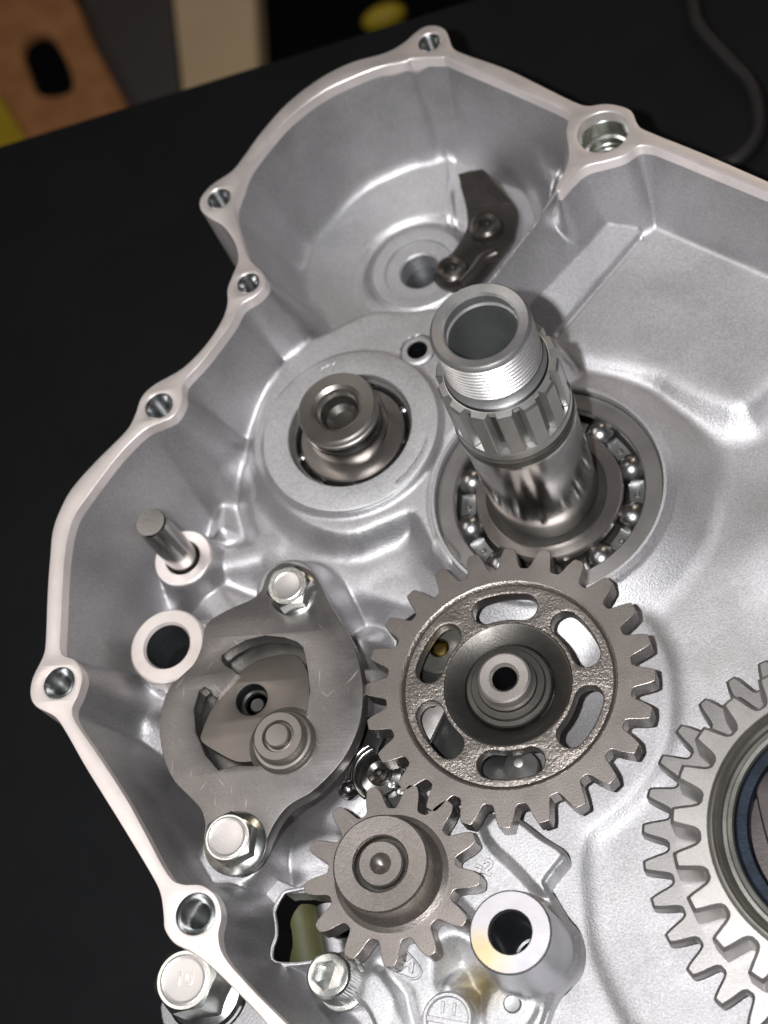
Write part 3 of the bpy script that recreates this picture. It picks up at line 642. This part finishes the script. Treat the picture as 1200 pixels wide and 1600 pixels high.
# ---------------------------------------------------------------- pinion
PC = (-26.2, -37.8)
pg = thing('pinion_gear', 'small steel pinion with a raised hub meshing below the slotted gear', 'gear', (*PC, -7), 'steel gears in the case')
PT = [(0.0, 1.0), (0.07, 0.995), (0.115, 0.96), (0.165, 0.83), (0.215, 0.64), (0.255, 0.44), (0.288, 0.26), (0.325, 0.12), (0.37, 0.03), (0.43, 0.0), (0.4999, 0.0)]
pl = gear_loop(PC, 18.85, 13.7, 13, R(-11.5 + 27.7 * 0.0 + 3.5), PT)
extr('toothed_rim', [pl, circ(PC, 11.0, 72)], -5.8, 0, 0.15, M['sinter'], pg, 1)
lathe('hub', [(5.6, 4), (5.6, 7.7), (5.9, 8.1), (9.6, 8.3), (10.0, 7.9), (10.15, 3.5), (10.45, 1.6), (11.1, 0.55), (12.0, 0.1), (12.3, -0.05)], PC, M['sinter'], pg, 96)
ps = thing('pinion_shaft', 'round shaft end with a centre dimple inside the pinion hub', 'shaft', (*PC, -10))
lathe('shaft_end', [(0, 6.5), (0.5, 6.6), (2.0, 7.7), (2.25, 7.95), (4.4, 8.0), (4.75, 7.7), (4.75, 3)], PC, M['sinter'], ps, 64)
lathe('gap_floor', [(4.6, 5.2), (5.7, 5.2)], PC, M['oily'], ps, 48)

# ---------------------------------------------------------------- double gear at the right edge
DC = (65.7, -35.9)
TLO = [(0.0, 1.0), (0.12, 1.0), (0.15, 0.97), (0.20, 0.80), (0.25, 0.58), (0.295, 0.36), (0.335, 0.18), (0.38, 0.05), (0.43, 0.0), (0.4999, 0.0)]
TUP = [(0.0, 1.0), (0.165, 1.0), (0.195, 0.96), (0.23, 0.78), (0.265, 0.56), (0.30, 0.35), (0.335, 0.17), (0.38, 0.05), (0.43, 0.0), (0.4999, 0.0)]
dg_ = thing('double_gear', 'pale double gear with a blue ring cut off by the right edge', 'gear', (*DC, -13), 'steel gears in the case')
extr('lower_gear', [gear_loop(DC, 41.4, 36.2, 34, R(172.2), TLO), circ(DC, 24, 96)], -12.3, -7.6, 0.6, M['geargrey'], dg_, 0)
extr('upper_gear', [gear_loop(DC, 34.4, 29.2, 24, R(172.0), TUP), circ(DC, 26.6, 96)], -7.3, 3.5, 0.75, M['gearlight'], dg_, 0)
lathe('hub_ring', [(22.2, -2), (22.2, 2.2), (22.6, 2.7), (23.4, 2.8), (23.7, 2.2), (24.4, 2.2), (24.7, 3.0), (25.3, 3.3), (25.5, 2.9), (25.8, 3.2), (26.3, 3.75), (26.8, 3.6), (27.3, 3.3)], DC, M['ringgreen'], dg_, 128)
lathe('blue_ring', [(19.3, -2), (19.3, 1.6), (19.8, 2.5), (21.6, 2.6), (22.0, 2.2), (22.1, -1)], DC, M['blue'], dg_, 128)
lathe('hub_floor', [(0, -1.5), (19.5, -1.5)], DC, M['brown'], dg_, 96)
extr('drive_dog', [spl([(DC[0] - 16, DC[1] + 12), (DC[0] - 17, DC[1] + 4), (DC[0] - 14.5, DC[1] - 8), (DC[0] - 10, DC[1] - 14), (DC[0], DC[1] - 15), (DC[0] + 8, DC[1] - 8), (DC[0] + 8, DC[1] + 12), (DC[0] - 4, DC[1] + 16)], 4)], -1.6, 1.4, 0.7, M['brown'], dg_)

# ---------------------------------------------------------------- shift plate, cam and roller
PLATE = [(432, 884), (447, 879), (463, 882), (480, 890), (496, 905), (510, 934), (528, 964), (549, 1000), (561, 1036), (567, 1075), (565, 1114), (556, 1148), (540, 1180), (518, 1208), (486, 1238), (452, 1258), (431, 1283), (419, 1307), (409, 1330), (393, 1351), (367, 1364), (340, 1356), (323, 1334), (318, 1310), (320, 1288), (314, 1266), (300, 1249), (272, 1220), (256, 1186), (249, 1144), (252, 1108), (264, 1075), (285, 1054), (303, 1036), (314, 1012), (319, 985), (327, 970), (351, 955), (375, 944), (393, 936), (408, 922), (417, 898)]
WIN = [(346, 1031), (347, 1023), (360, 1013), (384, 1000), (414, 993), (444, 996), (464, 1003), (473, 1011), (476, 1024), (480, 1045), (484, 1080), (477, 1122), (455, 1165), (432, 1188), (402, 1196), (366, 1196), (341, 1203), (321, 1180), (306, 1144), (303, 1108), (311, 1079), (319, 1073), (329, 1079), (333, 1087), (337, 1089), (356, 1070), (371, 1053), (364, 1046), (352, 1040)]
pt = thing('shift_plate', 'grey steel plate bolted at two corners with an oval window holding a cam', 'plate', (*un2((420, 1080), 0), -4))
extr('plate', [spl(uns(PLATE, 2), 4), uns(WIN, 2)], -2.2, 2, 0.22, M['plate'], pt)
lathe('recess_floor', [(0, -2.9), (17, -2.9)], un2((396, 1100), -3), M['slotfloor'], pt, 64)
CAMO = [(372, 1052), (388, 1040), (408, 1030), (430, 1024), (452, 1022), (466, 1026), (480, 1048), (484, 1084), (478, 1117), (470, 1150), (440, 1185), (393, 1190), (369, 1190), (342, 1177), (316, 1160), (314, 1146), (330, 1108), (351, 1075)]
cm = thing('shift_cam', 'bronze brown cam sector with a round hole inside the grey plate', 'cam', (*un2((393, 1093), 0), -4))
CH2 = un2((393, 1093), 1.2)
extr('cam_body', [spl(uns(CAMO, 1.2), 3), circ(CH2, 3.7, 40)], -2.5, 1.2, 0.2, M['cam'], cm)
lathe('cam_bore', [(0, -2.4), (1.5, -2.4), (1.8, -2.9), (2.5, -2.9), (2.7, -2.0), (3.3, -1.8), (3.75, 0.9), (4.0, 1.22)], CH2, M['dark'], cm, 48)
RO = un2((434, 1150), 6.6)
rl = thing('cam_roller', 'stepped steel roller standing on the lower right of the brown cam', 'roller', (*RO, 0))
lathe('roller_body', [(3.3, 5.2), (3.4, 6.3), (3.6, 6.6), (5.3, 6.6), (5.6, 6.3), (5.65, 4.3), (5.9, 4.0), (6.5, 3.9), (6.75, 3.6), (6.8, 2.6), (7.2, 1.9), (8.4, 1.25), (8.5, -1)], RO, M['roller'], rl, 72)
lathe('roller_pin', [(0, 7.5), (2.45, 7.4), (2.75, 7.1), (2.8, 5.6), (3.4, 5.5)], RO, M['roller'], rl, 56)
hex_bolt('small zinc bolt with a yellow tinge at the top corner of the grey plate', un2((449, 915), 6.6), 2.0, 6.6, 5.35, 3.5, 5.5, R(10), 0.8)
hex_bolt('zinc flange bolt at the bottom corner of the grey plate', un2((356, 1309), 7), 2.0, 7.4, 5.8, 4.3, 6.9, R(24), 1.5)

# ---------------------------------------------------------------- dowel pin
dp = thing('dowel_pin', 'smooth steel dowel pin standing in a ringed boss at the left', 'pin', (*PINC, -18))
lathe('pin_body', [(0, 8.2), (3.5, 8.2), (3.85, 7.8), (3.9, -18), (0, -18)], PINC, M['steel'], dp, 56)

# ---------------------------------------------------------------- black retaining bracket with its two screws
BK = [(718, 281), (735, 276), (758, 273), (776, 286), (796, 308), (809, 330), (806, 355), (800, 375), (778, 402), (760, 425), (735, 450), (705, 452), (680, 440), (677, 425), (688, 406), (705, 395), (724, 366), (730, 348), (727, 320)]
zb = -17.0
bk = thing('cable_bracket', 'black bent steel bracket in the upper chamber held by two screws', 'bracket', (*un2((760, 360), zb), -18))
extr('bracket_plate', [spl(uns(BK, zb), 3)], zb - 2.2, zb, 0.4, M['black'], bk)
bm = bmesh.new()                                        # the bent-up tab
ta = [un(p, zb + 0.15) for p in [(732, 328), (800, 316), (782, 292), (758, 276), (737, 279), (720, 284)]]
tv = [bm.verts.new(tuple(p + [0, 0, dz])) for p, dz in zip(ta, (0, 0, 2.0, 3.2, 3.4, 3.2))]
bv = [bm.verts.new(tuple(p + [0, 0, dz - 1.6])) for p, dz in zip(ta, (0, 0, 2.0, 3.2, 3.4, 3.2))]
bm.faces.new(tv); bm.faces.new(bv[::-1])
for k in range(6): bm.faces.new((tv[k], bv[k], bv[(k + 1) % 6], tv[(k + 1) % 6]))
link('bent_tab', bm_mesh('bent_tab', bm), M['black'], bk, smooth=None)
for p, lab in [((757, 349), 'upper dark screw on the black bracket in the upper chamber'), ((703, 418), 'lower dark screw on the black bracket beside the round hub')]:
    c = un2(p, zb + 2.5)
    t = thing('bracket_screw', lab, 'screw', (*c, zb), 'screws of the black bracket')
    lathe('screw_head', [(1.6, zb + 1.4), (1.9, zb + 2.2), (3.2, zb + 2.6), (4.1, zb + 2.0), (4.5, zb + 0.7), (4.6, zb)], c, M['black'], t, 48)
    lathe('screw_socket', [(0, zb + 1.0), (0.7, zb + 1.3), (1.65, zb + 1.4)], c, M['dark'], t, 24)
c = un2((752, 408), zb)
link('bracket_clip', tube_mesh('bracket_clip', spl([un(p, zb + 1.2) for p in [(776, 395), (757, 405), (742, 425), (722, 446)]], 5, False), 1.8), M['black'], bk)

# ---------------------------------------------------------------- pump cover: a casting of its own with post, relief and marks
PCOV = [(864, 1397), (884, 1430), (901, 1451), (908, 1475), (907, 1503), (897, 1525), (875, 1546), (860, 1572), (845, 1612), (800, 1700), (620, 1700), (588, 1604), (566, 1572), (530, 1576), (497, 1560), (484, 1528), (500, 1492), (540, 1480), (560, 1420), (560, 1340), (640, 1300), (700, 1270), (786, 1272), (816, 1284), (850, 1310), (886, 1335), (872, 1360), (856, 1382)]
zc = -8.5
pc = thing('pump_cover', 'cast aluminium pump cover with a tall hollow post at the bottom', 'pump cover', (*un2((720, 1480), zc), -16))
_cp = np.array(uns(PCOV, zc)); STEP = 0.24
gx = np.arange(_cp[:, 0].min() - 2, _cp[:, 0].max() + 2, STEP); gy = np.arange(_cp[:, 1].min() - 2, _cp[:, 1].max() + 2, STEP)
GX, GY = np.meshgrid(gx, gy)
sdp = sdf(spl(uns(PCOV, zc), 3))
G = np.full(GX.shape, zc)
padp = sdf(spl(uns([(786, 1272), (816, 1284), (850, 1310), (884, 1334), (868, 1360), (848, 1386), (822, 1362), (796, 1336), (776, 1318), (760, 1290)], zc + 3), 2))
G = boss(G, padp, zc + 2.6, 1.3, 0.8, 0.2)
G = boss(G, sdf(spl(uns([(630, 1440), (700, 1440), (720, 1475), (712, 1510), (690, 1560), (640, 1600), (600, 1580), (590, 1520)], zc + 1), 4)), zc + 2.0, 0.9, 2.5, 0.8)
G = smax(G, zc + 2.9 - 0.55 * soft(rad(un2((690, 1478), zc + 3)) - 1.5, 0.8), 2.0)
G = pit(G, sdf(spl(uns([(722, 1500), (745, 1520), (772, 1545), (776, 1560), (758, 1574), (736, 1562), (715, 1530)], zc - 2), 4)), zc - 3.0, 1.2, 1.5, 0.4)
cb = un2((812, 1475), 0); cb = un2((797, 1456.2), 12)
G = smax(G, zc + 4 - 1.3 * soft(rad(cb) - 7.2, 0.4), 2.5)
G = boss(G, sdf(spl(uns([(770, 1552), (812, 1545), (838, 1560), (832, 1590), (800, 1620), (760, 1610)], zc), 4)), zc + 1.2, 1.5, 0.8, 0.3)
arm = dline(uns([(600, 1545), (590, 1600), (570, 1680)], zc)); G = smax(G, zc + 3.2 - 0.9 * soft(arm - 3.2, 0.5), 1.5)
G = G - 1.6 * np.exp(-(dline(uns([(602, 1512), (636, 1556), (652, 1620)], zc)) / 1.5) ** 2)
SC = un2((514, 1526), 0)
G = boss(G, rad(SC) - 6.2, zc + 0.8, 2.5, 0.8, 0.3)
dc = un2((700, 1592), zc + 2); rd = rad(dc)
G = boss(G, rd - 5.5, zc + 1.6, 2.0, 0.6)
G = smax(G, zc + 1.5 - 2.0 * np.abs(sdp + 0.8) * 0 - 99, 1.0)
G = G - 0.9 * (1 - sstep(0.0, 1.2, -sdp))
for pa, pb in (((735, 1440), (700, 1400)), ((700, 1545), (668, 1600)), ((628, 1440), (560, 1410))):
    G = smax(G, zc + 1.6 - 1.1 * soft(dline(uns([pa, pb], zc)) - 0.6, 0.3), 0.8)
G = G + wob(4, 0.05, 7)
G = pit(G, rad(cb) - 5.5, -16, 14, 0.2, 0.1)
CB = link('cover_body', grid_mesh('cover_body', sdp < 0.3, G, -15, sdp), M['castfine'], pc, smooth=50)
lathe('post', [(4.0, 11.2), (4.3, 11.8), (4.4, 12.0), (7.6, 12.0), (8.0, 11.7), (8.05, 11.2), (8.9, zc + 1.5), (9.6, zc + 0.2), (10, zc - 2)], cb, M['postcast'], pc, 96)
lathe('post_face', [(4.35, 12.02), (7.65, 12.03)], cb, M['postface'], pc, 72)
lathe('post_bore', [(1.2, -14), (3.9, -13), (3.95, 11.3)], cb, M['darkbore'], pc, 48); lathe('bore_end', [(0, -13.2), (3.9, -13.2)], cb, M['floor'], pc, 32)  # dark bore colour and black end disc paint the shade inside the post
lathe('date_ring', [(0, zc + 1.75), (4.1, zc + 1.75), (4.15, zc + 2.6), (4.35, zc + 2.8), (4.85, zc + 2.8), (5.15, zc + 2.5), (5.5, zc + 1.4)], dc, M['castfine'], CB, 72)
link('date_bar', extr_mesh('date_bar', [[(dc[0] - 4.2, dc[1] + 0.9), (dc[0] + 4.1, dc[1] - 0.9), (dc[0] + 3.9, dc[1] - 2.0), (dc[0] - 4.4, dc[1] - 0.2)]], zc + 1.6, zc + 2.6, 0.15), M['castfine'], CB)
for dx, dy in ((-1.0, 2.45), (1.35, 1.9)):
    link('date_mark', text_mesh('date_mark', '1', 3.0, 0.35, (dc[0] + dx, dc[1] + dy, zc + 1.9), R(172)), M['castfine'], CB, smooth=None)
c = un((757, 1354), zc + 0.5)
link('cast_mark', text_mesh('cast_mark', '-2', 4.4, 0.5, (c[0], c[1], zc + 0.1), R(-22)), M['castfine'], CB, smooth=None)
c = un((641, 1508), zc + 2.2)
link('cast_letter', text_mesh('cast_letter', 'A', 3.6, 0.5, (c[0], c[1], zc + 2.35), R(-35)), M['castfine'], CB, smooth=None)
shd = [un(p, zc + 2.45) for p in [(629, 1482), (640, 1492), (652, 1506), (658, 1517), (654, 1526), (645, 1530), (634, 1526), (615, 1516), (629, 1482)]]
link('shield_line', tube_mesh('shield_line', spl(shd, 3, False), 0.28, 8), M['castfine'], CB)
rv = thing('dowel_rivet', 'greenish round dowel end set in the lower right lug of the pump cover', 'dowel', (*un2((801, 1569), zc + 1.2), -12))
lathe('rivet_head', [(0, zc + 1.6), (1.5, zc + 1.75), (1.85, zc + 1.5), (1.95, zc + 0.4), (2.5, zc + 0.3)], un2((801, 1569), zc + 1.2), M['bore'], rv, 40)

# ---------------------------------------------------------------- socket cap screw
sc = thing('socket_cap_screw', 'shiny knurled socket cap screw left of the pump cover', 'screw', (*SC, zc))
c = un2((511.5, 1523), 3); ZS = 2.6
prof_r = 4.75
bm = bmesh.new(); n = 96; rings = []
for r, z in [(4.2, ZS), (4.62, ZS - 0.4), (4.75, ZS - 0.8), (4.75, zc + 1.6), (4.6, zc + 1.4)]:
    kn = 0.10 if r > 4.7 else 0.03
    rings.append([bm.verts.new((c[0] + (r + kn * math.cos(48 * 2 * math.pi * k / n * 1.0)) * math.cos(2 * math.pi * k / n), c[1] + (r + kn * math.cos(48 * 2 * math.pi * k / n)) * math.sin(2 * math.pi * k / n), z)) for k in range(n)])
for A, B in zip(rings, rings[1:]):
    for k in range(n): bm.faces.new((A[k], B[k], B[(k + 1) % n], A[(k + 1) % n]))
link('knurled_head', bm_mesh('knurled_head', bm), M['zinc'], sc, smooth=30)
extr('head_face', [circ(c, 4.25, 96), hexl(c, 2.95, R(12))], ZS - 0.7, ZS + 0.05, 0.12, M['zinc'], sc)
hx = hexl(c, 2.95, R(12)); bm = bmesh.new()
a = [bm.verts.new((x, y, ZS - 0.1)) for x, y in hx]; b = [bm.verts.new((x, y, ZS - 2.4)) for x, y in hx]; ctr = bm.verts.new((c[0], c[1], ZS - 2.6))
for k in range(6):
    bm.faces.new((a[k], a[(k + 1) % 6], b[(k + 1) % 6], b[k])); bm.faces.new((b[k], b[(k + 1) % 6], ctr))
link('hex_socket', bm_mesh('hex_socket', bm), M['zinc'], sc, smooth=None)
lathe('plain_washer', [(4.5, zc + 1.5), (5.3, zc + 1.5), (5.5, zc + 1.3), (5.5, zc + 0.6)], c, M['zinc'], sc, 64)

# ---------------------------------------------------------------- detent roller between plate and gears
zr = -6.6
DR = un2((592, 1207), zr)
dr = thing('detent_roller', 'small shiny detent roller squeezed between the two dark gears', 'roller', (*DR, -14))
lathe('roller', [(0.75, zr - 0.5), (0.8, zr - 0.1), (1.4, zr - 0.5), (2.4, zr), (2.7, zr - 0.2), (2.8, zr - 1.0), (4.6, zr - 1.2), (4.9, zr - 1.6), (5.0, zr - 4)], DR, M['steel'], dr, 56)
lathe('roller_pin', [(0, zr + 0.1), (0.5, zr), (0.7, zr - 0.3), (0.7, zr - 1)], DR, M['oily'], dr, 24)
ring_pts = [(DR[0] + 5.9 * math.cos(a), DR[1] + 5.9 * math.sin(a), zr - 0.8) for a in np.linspace(R(105), R(238), 24)]
link('spring_coil', tube_mesh('spring_coil', ring_pts, 0.65), M['steel'], dr)
ring_pts = [(DR[0] + 7.4 * math.cos(a), DR[1] + 7.4 * math.sin(a), zr - 1.8) for a in np.linspace(R(112), R(185), 18)]
link('spring_coil', tube_mesh('spring_coil', ring_pts, 0.6), M['steel'], dr)
da = thing('detent_lever', 'dark steel arm behind the grey plate leading to the small roller', 'arm', (*un2((580, 1150), -9), -14))
extr('arm_body', [spl(uns([(560, 1130), (590, 1120), (600, 1150), (590, 1180), (612, 1230), (640, 1240), (625, 1262), (580, 1250), (555, 1200)], -9.5), 3)], -12, -9.5, 0.4, M['dark'], da)
for p in [(612, 1226), (626, 1236)]:
    c = un2(p, -7.5); lathe('stud', [(0, -7.2), (0.8, -7.4), (1.1, -8), (1.1, -10)], c, M['zinc'], da, 20)
bd = thing('ball_stud', 'round bright ball stud below the grey plate beside the small roller', 'stud', (*un2((548, 1235), -9), -14))
bm = bmesh.new(); bmesh.ops.create_uvsphere(bm, u_segments=24, v_segments=14, radius=2.4); bmesh.ops.translate(bm, verts=bm.verts, vec=tuple(un((545, 1234), -9)))
link('ball', bm_mesh('ball', bm), M['steel'], bd)
# seen through the slots of the large gear
gw = thing('guide_washer', 'greenish washer with a brass centre seen through a gear slot', 'washer', (*un2((690, 1008), -8), -13))
c = un2((686, 1012), -8.2)
lathe('washer', [(2.3, -9), (2.3, -8.3), (5.6, -8.2), (6.0, -8.5), (6.2, -12)], c, M['ringgreen'], gw, 48)
lathe('washer_core', [(0, -8.9), (1.4, -9.1), (2.4, -10)], c, M['brass'], gw, 32)
rl2 = thing('slot_shade_plate', 'dark plate added to darken the left slots of the large gear', 'lever', (*un2((690, 1040), -10), -14))
extr('shade_plate_body', [spl(uns([(622, 985), (660, 952), (715, 950), (745, 985), (725, 1050), (735, 1130), (765, 1170), (800, 1185), (796, 1225), (745, 1228), (690, 1195), (640, 1150), (618, 1080)], -10.8), 3)], -13.2, -10.8, 0.4, M['dark'], rl2)  # made-up plate that puts darkness behind the slots
lathe('pivot_cone', [(0, -7.4), (1.0, -7.6), (3.6, -10.2), (3.8, -12)], un2((812, 1195), -9), M['spline'], rl2, 40)
gp = thing('guide_strip', 'pale steel strip seen through the lower left gear slot', 'strip', (*un2((672, 1120), -8), -13))
extr('strip', [uns([(655, 1090), (700, 1080), (695, 1110), (668, 1165), (640, 1170)], -8.5)], -10, -8.5, 0.3, M['gearlight'], gp)
lathe('strip_hole', [(0, -8.4), (0.9, -8.42)], un2((676, 1100), -8.4), M['dark'], gp, 24)

# ---------------------------------------------------------------- lower left opening: hose and brass fittings, sliding lever
hs = [un(p, -25) for p in [(500, 1560), (480, 1500), (468, 1440), (455, 1400), (430, 1360)]]
hp = thing('rubber_hose', 'olive green hose seen in the dark opening left of the pinion', 'hose', tuple(np.array(hs[2]) - [0, 0, 8]))
link('hose_body', tube_mesh('hose_body', spl(hs, 5, False), 4.6, 20), M['olive'], hp)
gk = thing('grey_tube', 'pale grey tube behind the olive hose in the opening', 'tube', tuple(un((520, 1450), -42)))
link('tube_body', tube_mesh('tube_body', [un(p, -27) for p in [(545, 1570), (525, 1470), (510, 1380)]], 3.0, 18), M['cast'], gk)
for p, lab in [((508, 1577), 'brass fitting below the socket cap screw nearest the screw'), ((495, 1583), 'small brass fitting at the bottom left of the socket cap screw')]:
    c = un(p, -14); t = thing('brass_fitting', lab, 'fitting', (c[0], c[1], -24), 'brass fittings below the screw')
    lathe('fitting_body', [(0, -13.4), (0.9, -13.6), (1.4, -14.4), (1.4, -17), (1.9, -17.2), (1.9, -24)], (c[0], c[1]), M['brass'], t, 24)
lv = thing('shift_lever', 'dark grey lever tip beside the opening under the lower plate bolt', 'lever', (*un2((430, 1395), -12), -20))
extr('lever_tip', [spl(uns([(402, 1400), (408, 1376), (420, 1368), (445, 1378), (470, 1386), (500, 1380), (510, 1392), (470, 1396), (445, 1398), (430, 1420), (418, 1418)], -11), 3)], -18, -11, 0.6, M['cast'], lv)
